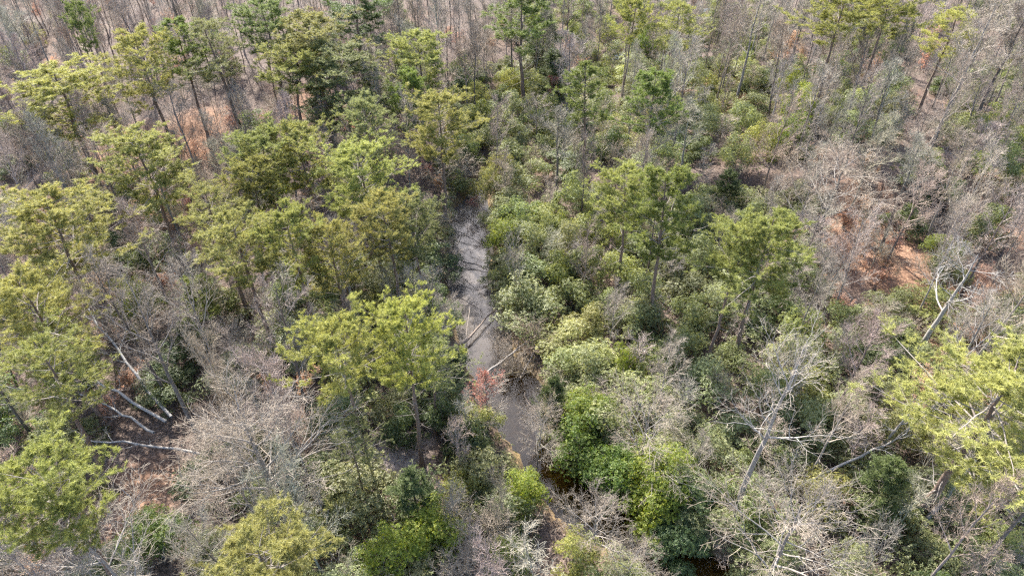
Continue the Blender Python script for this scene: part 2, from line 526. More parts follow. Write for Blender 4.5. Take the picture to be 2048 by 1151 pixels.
def bare_proto(key, seed, H=17., W=8., cb=.35, n=(14, 7, 6, 5), up=.10, r0=.19, hero=False, bark='grey_bark', twigm='bare_twig', single=False, buds=None, leaves=None, **kw):
    g = np.random.default_rng(seed)
    (TP, TR), (B, BR), (C, CR_, pc), (D, DR, pd), (E_, ER, pe) = bare_levels(g, H, W, cb, *n, up, r0, **kw)
    parts = []
    tm = MB()
    tm.tubes(TP, TR, 8 if hero else 6)
    if single:
        tm.tubes(B, BR, 4)
        tm.tubes(C, CR_, 3)
        tm.tubes(D, DR, 3)
        if len(E_):
            tm.tubes(E_, ER, 3)
        me = tm.mesh(key, twigm)
        PROTO[key] = dict(h=H, w=W, parts=[('', me, [])])
        return
    parts.append(('trunk', tm.mesh('bare_trunk', bark, True), []))
    if hero:
        ld = pc[pd]
        le = ld[pe]
        for i in range(len(B)):
            lm = MB()
            lm.tubes(B[i:i + 1], BR[i:i + 1], 6)
            lm.tubes(C[pc == i], CR_[pc == i], 4)
            cm = MB()
            cm.tubes(D[ld == i], DR[ld == i], 3)
            cm.tubes(E_[le == i], ER[le == i], 3)
            parts.append(('limb', lm.mesh('bare_limb', 'limb_bark' if bark == 'grey_bark' else bark, True), [('twigs', cm.mesh('bare_twigs', twigm))]))
    else:
        cm = MB()
        cm.tubes(B, BR, 5)
        cm.tubes(C, CR_, 3)
        cm.tubes(D, DR, 3)
        cm.tubes(E_, ER, 3)
        parts.append(('crown', cm.mesh('bare_twigs', twigm), []))
    if buds:
        bm_ = MB()
        P, T = grow_pts(g, E_, 3, .3, 1.)
        s = (P[:, 2] > H * buds[1]) & (g.random(len(P)) < .45) & (P[:, 0] < .8)
        needles(g, bm_, P[s], T[s], 5, .13, .022, .7)
        parts.append(('buds', bm_.mesh('red_buds', 'red_bud'), []))
    if leaves:
        lm = MB()
        P, T = grow_pts(g, E_, leaves, .2, 1.)
        rosettes(g, lm, P, unit(T + np.array([0, 0, .3])), 2, .16, .05, .1)
        parts.append(('dry_leaves', lm.mesh('beech_leaves', 'beech_leaf'), []))
    PROTO[key] = dict(h=H, w=W, parts=parts)

def shrub_proto(key, seed, H, W, lobes, ros, mat, leaf=(.17, .034), m=6, lobe_r=.95, tall=.0, stems=7):
    g = np.random.default_rng(seed)
    st, lf = MB(), MB()
    n = lobes
    a = g.random(n) * 6.28
    q = np.sqrt((np.arange(n) + .5) / n)
    rad = W * .5 * q * g.uniform(.5, 1.18, n)
    zc = H * (1 - .6 * q ** 2.2) * g.uniform(.5, 1.06, n) - lobe_r * .45
    zc = np.maximum(zc, .35)
    Cn = np.stack([np.cos(a) * rad, np.sin(a) * rad, zc], -1)
    lr = lobe_r * g.uniform(.4, 1.25, n)
    per = np.maximum(6, (ros * lr ** 2 / np.sum(lr ** 2)).astype(int))
    li = np.repeat(np.arange(n), per)
    M = len(li)
    d = unit(g.normal(0, 1, (M, 3)) + np.array([0, 0, .55]))
    rr = lr[li] * (g.random(M) ** .33) * np.array([1.0])
    sc_ = np.stack([np.ones(M), np.ones(M), np.full(M, .8 + tall)], -1)
    P = Cn[li] + d * rr[:, None] * sc_
    P[:, 2] = np.maximum(P[:, 2], .08)
    A = unit(d + np.array([0, 0, .45]) + g.normal(0, .3, (M, 3)))
    rosettes(g, lf, P, A, m, leaf[0], leaf[1])
    # stems from the root crown to the lobes
    b = g.normal(0, .18, (n, 3)) * np.array([1, 1, 0])
    k = 6
    tt = np.linspace(0, 1, k)[None, :, None]
    Pp = b[:, None] * (1 - tt) + Cn[:, None] * tt
    Pp[:, :, 2] = np.linspace(0, 1, k)[None, :] ** .8 * Cn[:, 2:3]
    Pp[:, 1:-1] += g.normal(0, .12, (n, k - 2, 3))
    st.tubes(Pp, np.linspace(.045, .012, k)[None, :] * np.ones((n, 1)), 4)
    S2, SR2, _, _ = grow(g, Pp, np.full((n, k), .03), 5, .55, 1, lambda t, pi: lr[pi] * g.uniform(.6, 1.2, len(t)), (.5, 1.2), 4, up=.1, rl=.02)
    st.tubes(S2, SR2, 3)
    PROTO[key] = dict(h=H, w=W, parts=[('', lf.mesh(key, mat), []), ('stems', st.mesh('shrub_stems', 'shrub_stem'), [])])

def brush_proto(key, seed, H=5., W=4.5, stems=9, n=(7, 5, 3), mat='bare_twig', leaves=0, lmat='beech_leaf'):
    """many-stemmed leafless shrub"""
    g = np.random.default_rng(seed)
    k = 7
    a = g.random(stems) * 6.28
    tilt = g.uniform(.05, .62, stems)
    d = np.stack([np.cos(a) * np.sin(tilt), np.sin(a) * np.sin(tilt), np.cos(tilt)], -1)
    L = H * g.uniform(.7, 1.05, stems)
    P = np.empty((stems, k, 3))
    P[:, 0] = g.normal(0, .2, (stems, 3)) * np.array([1, 1, 0])
    for q in range(1, k):
        d = unit(d + g.normal(0, .09, (stems, 3)) + np.array([0, 0, -.015]))
        P[:, q] = P[:, q - 1] + d * (L / (k - 1))[:, None] * np.array([W / H * .95, W / H * .95, 1])
    Rr = np.linspace(.04, .012, k)[None] * np.ones((stems, 1))
    mb = MB()
    mb.tubes(P, Rr, 5)
    B, BR, _, _ = grow(g, P, Rr, n[0], .25, 1, lambda t, pi: H * .26 * (1.2 - .5 * t) * g.uniform(.5, 1.2, len(t)), (.4, .95), 5, up=.04, wob=.13, rl=.012, tip=.4)
    C, CR_, _, _ = grow(g, B, BR, n[1], .2, 1, lambda t, pi: H * .12 * g.uniform(.5, 1.3, len(t)), (.4, 1.0), 4, up=.02, wob=.16, rl=.014, tip=.5)
    D, DR, _, _ = grow(g, C, CR_, n[2], .2, 1, lambda t, pi: H * .07 * g.uniform(.5, 1.3, len(t)), (.4, 1.0), 3, up=.02, wob=.16, rl=.016, tip=.5)
    mb.tubes(B, np.maximum(BR, .011), 3)
    mb.tubes(C, np.maximum(CR_, .009), 3)
    mb.tubes(D, np.maximum(DR, .0075), 3)
    parts = [('', mb.mesh(key, mat), [])]
    if leaves:
        lm = MB()
        Q, T = grow_pts(g, C, leaves, .2, 1.)
        rosettes(g, lm, Q, unit(T + np.array([0, 0, .3])), 3, .15, .045, .1)
        parts.append(('dry_leaves', lm.mesh('dry_leaves', lmat), []))
    PROTO[key] = dict(h=H, w=W, parts=parts)

pine_proto('pine_a', 11, W=6.6, n1=54, cb=.54, conic=.55)
pine_proto('pine_b', 12, W=6.2, n1=44, cb=.62, conic=.5)
pine_proto('pine_c', 13, W=6.8, n1=56, cb=.5, conic=.6)
pine_proto('pine_d', 14, W=5.8, n1=40, cb=.66, conic=.45, bend=.05)
pine_proto('pine_e', 15, W=6.4, n1=50, cb=.52, conic=.6, dens=.8, dead=16)
pine_proto('pine_thin', 16, W=6.0, n1=38, cb=.56, dens=.5, dead=14, per2=8)
pine_proto('loblolly_a', 21, H=22, W=6.6, n1=48, cb=.50, mat='green_needle', needle=.23, m=14, conic=.75)
pine_proto('loblolly_b', 22, H=22, W=6.0, n1=40, cb=.52, mat='green_needle', needle=.23, m=14, conic=.6, dens=.85)
pine_proto('cedar_a', 31, H=9, W=3.4, n1=60, per2=6, tuft=5, cb=.08, mat='cedar_leaf', needle=.16, m=10, conic=.8, dead=0, r0=.1)
bare_proto('bare_hero_a', 41, H=18, W=11, cb=.36, n=(19, 9, 6, 4), up=.06, r0=.26, hero=True, trunk_wob=.05, l2=.46, thin=.75, wob=.085, conic=.7)
bare_proto('bare_hero_b', 42, H=18, W=9.5, cb=.40, n=(11, 8, 6, 4), up=.10, r0=.24, hero=True, bend=.06, l2=.48, thin=.8, wob=.10)
bare_proto('bare_hero_c', 43, H=14, W=9, cb=.30, n=(13, 9, 6, 4), up=.07, r0=.15, hero=True, fork=(.5, 1.05), l2=.48, thin=.75, wob=.09)
bare_proto('bare_hero_d', 45, H=24, W=10.5, cb=.5, n=(9, 7, 5, 4), up=.10, r0=.27, hero=True, l2=.46, thin=.8, wob=.11, fork=(.4, .85), top=.9)
bare_proto('dead_hero', 44, H=17, W=8.5, cb=.42, n=(9, 6, 4, 2), up=.05, r0=.22, hero=True, bark='dead_wood', twigm='dead_wood', wob=.15, fork=(.6, 1.2))
for i, s in enumerate((51, 52, 53, 54)):
    bare_proto('bare_mid_%d' % i, s, H=(17, 16, 18, 13)[i], W=(6.5, 7.5, 5.5, 7)[i], cb=(.42, .35, .5, .3)[i], n=(13, 7, 6, 4), up=(.14, .1, .16, .09)[i], r0=(.17, .16, .18, .12)[i],
               bark=('grey_bark', 'dark_bark', 'dark_bark', 'grey_bark')[i])
for i, s in enumerate((61, 62, 63, 64)):
    bare_proto('sapling_%d' % i, s, H=(9, 8, 11, 7)[i], W=(3.6, 4., 3.4, 4.2)[i], cb=.25, n=(12, 6, 4, 2), up=.14, r0=.055, single=True)
bare_proto('maple', 71, H=8, W=6.5, cb=.22, n=(11, 7, 6, 4), up=.08, r0=.1, buds=(1, .72))
brush_proto('brush_0', 81)
brush_proto('brush_1', 82, H=6, W=6, stems=11)
brush_proto('brush_2', 83, H=4, W=4.6, stems=10, n=(6, 5, 3))
brush_proto('beech_0', 84, H=5, W=4.4, stems=6, leaves=2)
brush_proto('beech_1', 85, H=3.5, W=4.2, stems=7, leaves=2)
for i, s in enumerate((91, 92, 93, 94)):
    shrub_proto('laurel_shrub_%d' % i, s, (4.2, 5.0, 3.6, 4.6)[i], (5.0, 5.4, 5.2, 4.4)[i], (26, 30, 24, 24)[i], (2000, 2300, 1900, 1900)[i], 'laurel_leaf', leaf=(.13, .028))
for i, s in enumerate((101, 102, 103)):
    shrub_proto('rhododendron_%d' % i, s, (4.4, 5.4, 3.8)[i], (5.2, 5.6, 4.8)[i], (24, 30, 22)[i], (2000, 2300, 1700)[i], 'rhodo_leaf', leaf=(.17, .031), m=6)
for i, s in enumerate((111, 112)):
    shrub_proto('holly_%d' % i, s, (8.0, 7.0)[i], (5.6, 5.8)[i], (44, 38)[i], (3700, 3400)[i], 'holly_leaf', leaf=(.14, .031), m=6, lobe_r=1.1)

# ------------------------------------------------------------------ placing
TOTAL = {}

def put(key, name, loc, scale, rz, label=None, cat=None, group=None, tint=(1, 1, 1), tint2=None, lean=(0, 0), with_parts=True):
    """a new copy of a plant with copies of all its parts"""
    pr = PROTO[key]
    first = pr['parts'][0]
    if first[0] == '':
        root = bpy.data.objects.new(name, first[1])
        root.color = (*tint, 1)
        rest = pr['parts'][1:]
    else:
        root = bpy.data.objects.new(name, None)
        root.empty_display_size = .3
        rest = pr['parts']
    COL.objects.link(root)
    root.location = loc
    root.scale = scale
    root.rotation_mode = 'XYZ'
    M = Matrix.Rotation(lean[0], 3, 'X') @ Matrix.Rotation(lean[1], 3, 'Y') @ Matrix.Rotation(rz, 3, 'Z')
    root.rotation_euler = M.to_euler()
    if with_parts:
        for nm, me, subs in rest:
            c = bpy.data.objects.new(nm, me)
            c.color = (*(tint if nm in ('crown', 'dry_leaves') and tint2 is None or nm == 'crown' else (tint2 or (1, 1, 1))), 1)
            COL.objects.link(c)
            c.parent = root
            if nm not in ('trunk', 'limb'):
                c['kind'] = 'stuff'                         # needles, twigs and leaves nobody could count
            for nm2, me2 in subs:
                e = bpy.data.objects.new(nm2, me2)
                e.color = c.color
                COL.objects.link(e)
                e.parent = c
                e['kind'] = 'stuff'
    if label:
        root['label'] = label
        root['category'] = cat
    if group:
        root['group'] = group
    TOTAL[name] = TOTAL.get(name, 0) + 1
    return root

LAND = []          # landmarks: (px, py, phrase)
G = np.random.default_rng(7)
HERO_FEET = []     # feet of everything placed by hand: (x, y, radius)

def tree(key, name, px, py, H, wpx, label, cat, ref=None, tint=(1, 1, 1), group=None, lean=(0, 0), rz=None, tint2=None, foot=None):
    p = top_at(px, py, H) if foot is None else base_at(*foot)
    pr = PROTO[key]
    slant = np.linalg.norm(p + np.array([0, 0, H * .75]) - EYE)
    wx = wpx / FPX * slant / pr['w']
    o = put(key, name, p - np.array([0, 0, .15]), (wx, wx, H / pr['h']), G.uniform(0, 6.28) if rz is None else rz, label, cat, group, tint, tint2, lean)
    HERO_FEET.append((p[0], p[1], wx * pr['w'] * .5))
    if ref:
        sx, sy, _ = project(p[0], p[1], p[2] + H * .7)
        LAND.append((float(sx), float(sy), ref))
    return o

# ------------------------------------------------------------------ ground and stream
def axis(a, b, step, far):
    c = list(np.arange(a, b + .01, step))
    s = step
    lo, hi = [], []
    x = a
    while x > -far:
        s *= 1.35
        x -= s
        lo.append(x)
    s, x = step, b
    while x < far:
        s *= 1.35
        x += s
        hi.append(x)
    return np.array(lo[::-1] + c + hi)

ORANGE = [(1745, 470, 8), (1790, 540, 6), (1700, 520, 5), (1440, 560, 5), (1440, 190, 9), (1420, 160, 7), (280, 480, 8), (160, 420, 9), (230, 320, 8), (1985, 640, 8), (1990, 440, 9),
          (1940, 740, 7), (400, 260, 7), (265, 1000, 4), (620, 210, 7), (320, 560, 5)]
SANDY = [(800, 908, 3.0), (765, 915, 2.2), (835, 902, 2.0), (1150, 190, 6)]
gx = axis(-175, 175, 1.3, 6000)
gy = axis(8, 235, 1.3, 6000)
GX, GY = np.meshgrid(gx, gy)
fx, fy = GX.ravel(), GY.ravel()
near = (np.abs(fx) < 260) & (fy > -60) & (fy < 330)
fz = np.zeros(len(fx))
fz[near] = ground_z(fx[near], fy[near])
fz[~near] = 4.0
sdist = np.full(len(fx), 200.)
sdist[near] = stream_dist(fx[near], fy[near])[0]

def blobs(lst, x, y):
    f = np.zeros(len(x))
    for a, b, r in lst:
        p = base_at(a, b)
        dd = np.hypot(x - p[0], (y - p[1]) * .75)
        f = np.maximum(f, 1 - ss(r * .45, r * 1.15, dd + .8 * np.sin(x * 1.3) * np.sin(y * 1.1)))
    return f

gm = MB()
nx, ny = len(gx), len(gy)
ii, jj = np.meshgrid(np.arange(nx - 1), np.arange(ny - 1))
a0 = (jj * nx + ii).ravel()
gm.add(np.stack([fx, fy, fz], -1), quads=np.stack([a0, a0 + 1, a0 + nx + 1, a0 + nx], -1))
me = gm.mesh('ground', 'forest_floor', True)
for nm, val in (('orange', blobs(ORANGE, fx, fy) * .55), ('sand', np.maximum(blobs(SANDY, fx, fy), .0)), ('mud', 1 - ss(3.4, 5.2, sdist))):
    at = me.attributes.new(nm, 'FLOAT', 'POINT')
    at.data.foreach_set('value', val.astype(np.float32))
ground = bpy.data.objects.new('ground', me)
COL.objects.link(ground)
ground['kind'] = 'structure'
ground['label'] = 'brown leaf-covered forest floor under all the trees'

wm = MB()
ncr = 9
off = np.linspace(-6.2, 6.2, ncr)
nrm = np.stack([-ST[:, 1], ST[:, 0]], -1)
WV = SC[:, None, :] + nrm[:, None, :] * off[None, :, None] * SW[:, None, None]
WV = np.concatenate([WV, np.full(WV.shape[:2] + (1,), WATER_Z)], -1)
ii, jj = np.meshgrid(np.arange(ncr - 1), np.arange(len(SC) - 1))
a0 = (jj * ncr + ii).ravel()
wm.add(WV, quads=np.stack([a0, a0 + ncr, a0 + ncr + 1, a0 + 1], -1))
me = wm.mesh('stream', 'stream_water', True)
wp = WV.reshape(-1, 3)
_, wy, _ = project(wp[:, 0], wp[:, 1], wp[:, 2])
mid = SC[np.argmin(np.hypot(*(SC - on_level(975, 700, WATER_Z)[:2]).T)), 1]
sky_sheen = ss(mid - 6, mid + 5, wp[:, 1]) * .4 + .0          # pale sky reflection painted into the slack upper reach; the riffles below run clear
at = me.attributes.new('sky_sheen', 'FLOAT', 'POINT')
at.data.foreach_set('value', sky_sheen.astype(np.float32))
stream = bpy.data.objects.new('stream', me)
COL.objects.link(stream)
stream['kind'] = 'structure'
stream['label'] = 'narrow muddy forest creek winding between the banks'

# ------------------------------------------------------------------ pines seen one by one in the photograph
YG, YB, DG, GG, BG = (1.0, .98, .95), (1.16, 1.14, 1.02), (.6, .74, .78), (.82, .88, 1.15), (1.02, 1.06, .92)
V = 'pine_tree'
PINES = [
 ('pine_c', 95, 142, 19, 205, YB, 'yellow-green pine at the left edge above the leaf-strewn slope', 'the upper left edge pine'),
 ('pine_e', 250, 12, 22, 115, YG, 'tall pine with long dark bare trunk at upper left', 'the long-trunked upper left pine'),
 ('loblolly_b', 333, 8, 20, 92, BG, 'narrow bright green pine beside the long-trunked upper left pine', 'the narrow bright green pine'),
 ('pine_thin', 418, 18, 21, 115, GG, 'thin grey-green pine with sparse crown near the top left', 'the sparse grey-green pine'),
 ('pine_b', 528, 6, 20, 115, DG, 'dark green pine cut by the top edge, right of the sparse pine', 'the dark top edge pine'),
 ('pine_a', 618, 30, 21, 150, YG, 'broad yellow-green pine just below the top edge, between two dark pines', 'the broad top pine'),
 ('loblolly_b', 702, -22, 22, 150, DG, 'dark green pine reaching past the top edge left of the leafless grove', 'the dark pine by the leafless grove'),
 ('pine_d', 558, 78, 19, 120, YG, 'pine with layered yellow-green boughs below the dark top edge pine', 'the layered upper pine'),
 ('pine_b', 832, 74, 20, 118, YG, 'yellow-green pine standing alone before the brown leafless grove', 'the pine before the leafless grove'),
 ('pine_c', 668, 88, 20, 170, GG, 'wide dull green pine in the middle of the upper pine stand', 'the wide dull upper pine'),
 ('loblolly_a', 806, 142, 19, 90, BG, 'bright green rounded pine above the tall creekside pine', 'the rounded bright pine'),
 ('pine_a', 872, 192, 21, 140, YG, 'tall full yellow-green pine on the left bank above the dark pool', 'the tall creekside pine'),
 ('pine_e', 715, 198, 19, 115, GG, 'dull green pine left of the rounded bright pine', 'the dull pine mid stand'),
 ('pine_c', 268, 272, 19, 160, YG, 'yellow-green pine alone on the leafless left slope', 'the lone slope pine'),
 ('pine_d', 505, 260, 19, 115, YG, 'small-crowned pine at the left end of the middle pine row', 'the small-crowned pine'),
 ('pine_a', 592, 250, 20, 140, YG, 'yellow-green pine in the middle row left of the dull pine', 'the middle row pine'),
 ('pine_b', 492, 325, 18, 105, BG, 'bright green pine in front of the small-crowned pine', 'the bright middle pine'),
 ('pine_a', 725, 292, 21, 165, YB, 'sunlit yellow-green pine with flat boughs left of the tall creekside pine', 'the sunlit flat-boughed pine'),
 ('pine_thin', 415, 372, 18, 125, YG, 'loose thin-crowned pine right of the lone slope pine', 'the loose thin pine'),
 ('pine_c', 75, 392, 20, 225, YB, 'big yellow-green pine at the left edge, widest of that edge', 'the widest left edge pine'),
 ('pine_b', 468, 448, 19, 150, YG, 'domed yellow-green pine left of the largest middle pine', 'the domed pine'),
 ('pine_a', 575, 420, 20, 140, YG, 'large yellow-green pine crown, left one of a joined pair mid left', 'the joined pair of pines'),
 ('pine_e', 660, 448, 19, 125, YG, 'large yellow-green pine crown, right one of a joined pair mid left', None),
 ('pine_b', 778, 395, 19, 128, YG, 'pine on the left bank facing the upper creek pool', 'the pool-side pine'),
 ('pine_e', 40, 560, 19, 200, YB, 'pale yellow-green pine at the left edge below the widest one', 'the pale left edge pine'),
 ('pine_d', 672, 622, 20, 150, YB, 'bright yellow-green pine, left of the twin pines by the creek', 'the twin pines'),
 ('pine_a', 800, 612, 20.5, 165, YB, 'bright yellow-green pine with tall straight trunk, right of the twin pines', None),
 ('pine_thin', 48, 690, 19, 165, YG, 'dull thin pine at the left edge above the fallen limbs', 'the dull left edge pine'),
 ('pine_b', 72, 925, 19, 220, YB, 'yellow-green pine in the lower left corner', 'the lower left corner pine'),
 ('pine_c', 478, 1075, 17, 270, YB, 'yellow-green pine crown cut by the bottom edge at left', 'the bottom edge pine'),
 ('loblolly_b', 1186, 112, 20, 95, BG, 'slim bright green pine with bare lower trunk amid pale shrubs', 'the slim bright pine'),
 ('loblolly_a', 1322, 128, 19, 110, BG, 'bright green pine behind a grey leafless tree, right of the slim pine', 'the bright pine behind grey twigs'),
 ('loblolly_b', 1048, -45, 24, 125, BG, 'tall green pine with pale trunk at the top centre', 'the tall top centre pine'),
 ('pine_d', 1692, -4, 21, 115, YG, 'pine with flat umbrella crown and long trunk at top right', 'the umbrella pine'),
 ('loblolly_a', 1352, 348, 21, 150, BG, 'large deep green pine in the middle of the evergreen thicket', 'the deep green thicket pine'),
 ('pine_b', 1272, 345, 18, 125, YB, 'yellow-green pine touching the deep green thicket pine', 'the yellow thicket pine'),
 ('pine_a', 1552, 432, 20, 175, BG, 'wide bright green pine with forked trunk beside the orange slope', 'the wide right-hand pine'),
 ('pine_d', 1480, 470, 18, 110, YG, 'slender pine just left of the wide bright pine', None),
 ('pine_e', 2030, 735, 20, 330, YB, 'big leaning yellow-green pine at the right edge with thick grey trunk', 'the big right edge pine'),
 ('pine_d', 1268, -10, 21, 70, YG, 'small pine tip at the top edge right of centre', 'the pine tip at top'),
 ('pine_thin', 1368, 5, 20, 100, BG, 'sparse green pine tangled with a leafless tree at top right', 'the tangled sparse pine'),
 ('pine_d', 1795, -30, 22, 100, YG, 'pine with long slanting trunk right of the umbrella pine', 'the slanting top pine'),
 ('pine_thin', 1920, 15, 19, 90, YB, 'small scattered yellow-green pine near the top right corner', None),
 ('pine_b', 150, 8, 19, 45, DG, 'tiny dark green pine beside the long trunk at top left', None),
 ('pine_e', 830, 395, 17, 110, GG, 'grey-green pine with many dead twigs beneath the tall creekside pine', 'the grey pine above the left bank'),
 ('loblolly_a', 395, 555, 11, 75, BG, 'small green pine behind the leaning pale trunk', 'the small pine behind the pale trunk'),
 ('pine_thin', 850, 690, 13, 110, GG, 'thin grey-green young pine right of the twin pines on the bank', None),
 ('pine_thin', 690, 850, 12, 90, GG, 'short thin pine below the left twin pine', None),
]
for k, px, py, H, wp_, tint, lab, ref in PINES:
    t = tuple(np.array(tint) * G.uniform(.86, 1.1) * G.uniform(.95, 1.05, 3))
    tree(k, V, px, py, H, wp_ * (.95 if wp_ > 180 else 1.13), lab, 'tree', ref, t, 'pines of the creek wood', lean=(G.normal(0, .025), G.normal(0, .03)))

CEDARS = [(640, 178, 9, 75, 'dark green conical cedar under the dull pine', 'the conical cedar'),
          (1105, 755, 8, 60, 'dark blue-green column of cedar on the right bank by the creek bend', 'the bank cedar'),
          (1112, 105, 11, 70, 'dark cedar behind the red-budded maple near the top', 'the far dark cedar'),
          (365, 640, 6, 60, 'young green cedar under the leaning pale trunk', None),
          (1460, 345, 8, 62, 'dark cedar right of the deep green thicket pine', 'the thicket cedar'),
          (1088, 30, 12, 66, 'second dark cedar close to the tall top centre pine', None),
          (825, 950, 7, 100, 'bushy green cedar below the bare earth patch', 'the bushy lower cedar'),
          (1795, 930, 8, 90, 'bushy green cedar near the thick grey leaning trunk', 'the lower right cedar')]
for px, py, H, wp_, lab, ref in CEDARS:
    br = 1.7 if wp_ > 85 else 1.15
    tree('cedar_a', 'cedar_tree', px, py, H, wp_, lab, 'tree', ref, (br, br, br * .9), 'cedars of the creek wood')

# ------------------------------------------------------------------ leafless trees seen one by one
PALE, GREY, WARM, DARK = (1.1, 1.1, 1.08), (1, 1, 1), (1.0, .97, .92), (.78, .76, .75)
BARES = [
 ('bare_hero_a', 490, 790, 19, 380, WARM, (0, -.04), 'wide leafless tree with a mass of pale twigs at lower left', 'the wide twiggy lower left tree'),
 ('bare_hero_c', 470, 900, 13, 230, WARM, (0, -.10), 'leaning leafless tree low in front of the wide twiggy one', None),
 ('bare_hero_c', 165, 1035, 14, 260, PALE, (0, -.1), 'mauve-grey leafless tree in the bottom left corner', 'the bottom left bare tree'),
 ('bare_hero_b', 345, 500, 19, 150, PALE, (0, -.03), 'pale trunk leafless tree leaning left beside the domed pine', 'the leaning pale trunk'),
 ('bare_hero_b', 255, 560, 20, 190, DARK, (0, -.05), 'dark trunk leafless tree with wide fine crown on the left', 'the dark bare left tree'),
 ('bare_mid_1', 200, 500, 20, 170, DARK, (0, -.08), 'second dark trunk leafless tree left of the first dark one', None),
 ('bare_hero_d', 1608, 650, 24, 300, PALE, (0, .02), 'tall leafless tree with stout pale forked limbs at lower right', 'the pale forked tree'),
 ('bare_hero_c', 1620, 985, 15, 310, WARM, (0, 0), 'dense grey leafless tree at the bottom right of centre', 'the dense grey bottom tree'),
 ('bare_hero_c', 1310, 790, 12, 210, WARM, (0, 0), 'flat-topped leafless tree over the glossy evergreens', 'the flat-topped bare tree'),
 ('bare_hero_c', 1075, 820, 10, 135, WARM, (0, .04), 'leafless tree bending over the creek narrows', 'the bare tree over the narrows'),
 ('bare_hero_c', 1200, 1000, 9, 165, WARM, (0, 0), 'vase-shaped leafless tree beside the dark lower creek', 'the vase-shaped bare tree'),
 ('bare_hero_c', 1260, 1085, 8, 120, WARM, (0, .1), 'low leafless tree over the dark water at the bottom edge', None),
 ('dead_hero', 1945, 490, 15, 190, PALE, (0, .08), 'dead white tree with crooked limbs on the right slope', 'the dead white tree'),
 ('bare_hero_b', 2000, 585, 18, 150, GREY, (0, .06), 'leaning leafless tree below the dead white tree', 'the leaning tree by the right edge'),
 ('dead_hero', 1830, 745, 13, 120, GREY, (0, .2), 'broken grey snag leaning right behind the pale forked tree', None),
 ('bare_mid_0', 1992, -10, 23, 130, PALE, (0, .02), 'tall white-trunked leafless tree near the top right corner', 'the tall white trunk'),
 ('bare_mid_2', 2060, 0, 22, 110, DARK, (0, .05), 'dark slanting trunk right of the tall white trunk', None),
 ('bare_mid_0', 1525, -35, 21, 110, GREY, (0, 0), 'grey leafless tree with forked trunk reaching the top edge right of centre', 'the grey forked top tree'),
 ('bare_mid_1', 1385, 70, 20, 120, GREY, (0, 0), 'leafless tree with dark lower trunk left of the grey forked top tree', None),
 ('bare_hero_c', 1690, 300, 13, 230, WARM, (0, .03), 'broad hazy grey leafless crown above the orange slope', 'the broad hazy bare tree'),
 ('bare_hero_c', 1625, 345, 12, 150, WARM, (0, .03), 'smaller hazy leafless crown on the left of the broad one', None),
 ('bare_mid_0', 330, 150, 17, 85, GREY, (0, -.03), 'grey leafless tree between the long-trunked and sparse pines', None),
 ('bare_mid_3', 470, 170, 15, 80, GREY, (0, -.02), 'silvery leafless tree below the sparse grey-green pine', None),
 ('bare_mid_3', 425, 215, 15, 90, PALE, (0, -.02), 'silvery leafless tree just above the bright middle pine', None),
 ('bare_mid_3', 535, 210, 12, 60, GREY, (0, 0), 'small round leafless tree above the small-crowned pine', None),
 ('bare_mid_2', 940, 40, 20, 70, DARK, (0, .04), 'dark bent leafless tree at the right side of the brown grove', 'the dark bent bare tree'),
 ('bare_mid_1', 820, 520, 14, 75, PALE, (0, 0), 'pale leafless tree on the shaded left bank', 'the pale left bank tree'),
 ('bare_mid_3', 875, 590, 11, 90, GREY, (0, .05), 'grey leafless tree leaning from the left bank towards the creek', None),
 ('bare_mid_3', 1235, 560, 11, 85, GREY, (0, 0), 'thin leafless tree inside the evergreen thicket', 'the thin thicket tree'),
 ('bare_mid_3', 1345, 665, 12, 100, PALE, (0, 0), 'pale dead-looking leafless tree below the deep green pine', 'the pale thicket tree'),
 ('bare_mid_0', 1415, 860, 9, 60, PALE, (0, 0), 'twisted small pale tree on the right of the flat-topped one', None),
 ('bare_mid_1', 1305, 200, 16, 130, PALE, (0, 0), 'pale grey leafless tree in front of the bright green pine', None),
 ('bare_mid_0', 60, 200, 18, 110, DARK, (0, -.1), 'dark leafless tree behind the upper left edge pine', None),
 ('bare_mid_1', 1075, 185, 10, 75, GREY, (0, 0), 'rounded blue-grey leafless tree at the far creek bend', 'the blue-grey round tree'),
 ('bare_mid_3', 1010, 325, 8, 70, WARM, (0, 0), 'reddish leafless tree leaning over the dark pool', None),
]
for k, px, py, H, wp_, tint, lean, lab, ref in BARES:
    dead = k == 'dead_hero'
    tree(k, 'dead_tree' if dead else 'bare_tree', px, py, H, wp_, lab, 'tree', ref, tint, 'leafless trees of the creek wood', lean=lean, tint2=tint)

MAPLES = [(972, 762, 8, 130, 'leafless maple with bright red buds at the creek bend', 'the red-budded maple'),
          (1110, 158, 7, 60, 'small red-budded maple at the far creek bend', 'the far red maple'),
          (945, 398, 4, 40, 'tiny red-budded maple at the head of the upper pool', None),
          ]
for px, py, H, wp_, lab, ref in MAPLES:
    tree('maple', 'maple_tree', px, py, H, wp_, lab, 'tree', ref, (1, 1, 1), 'red-budded maples', tint2=(1, 1, 1) if py > 500 else (.6, .5, .5))

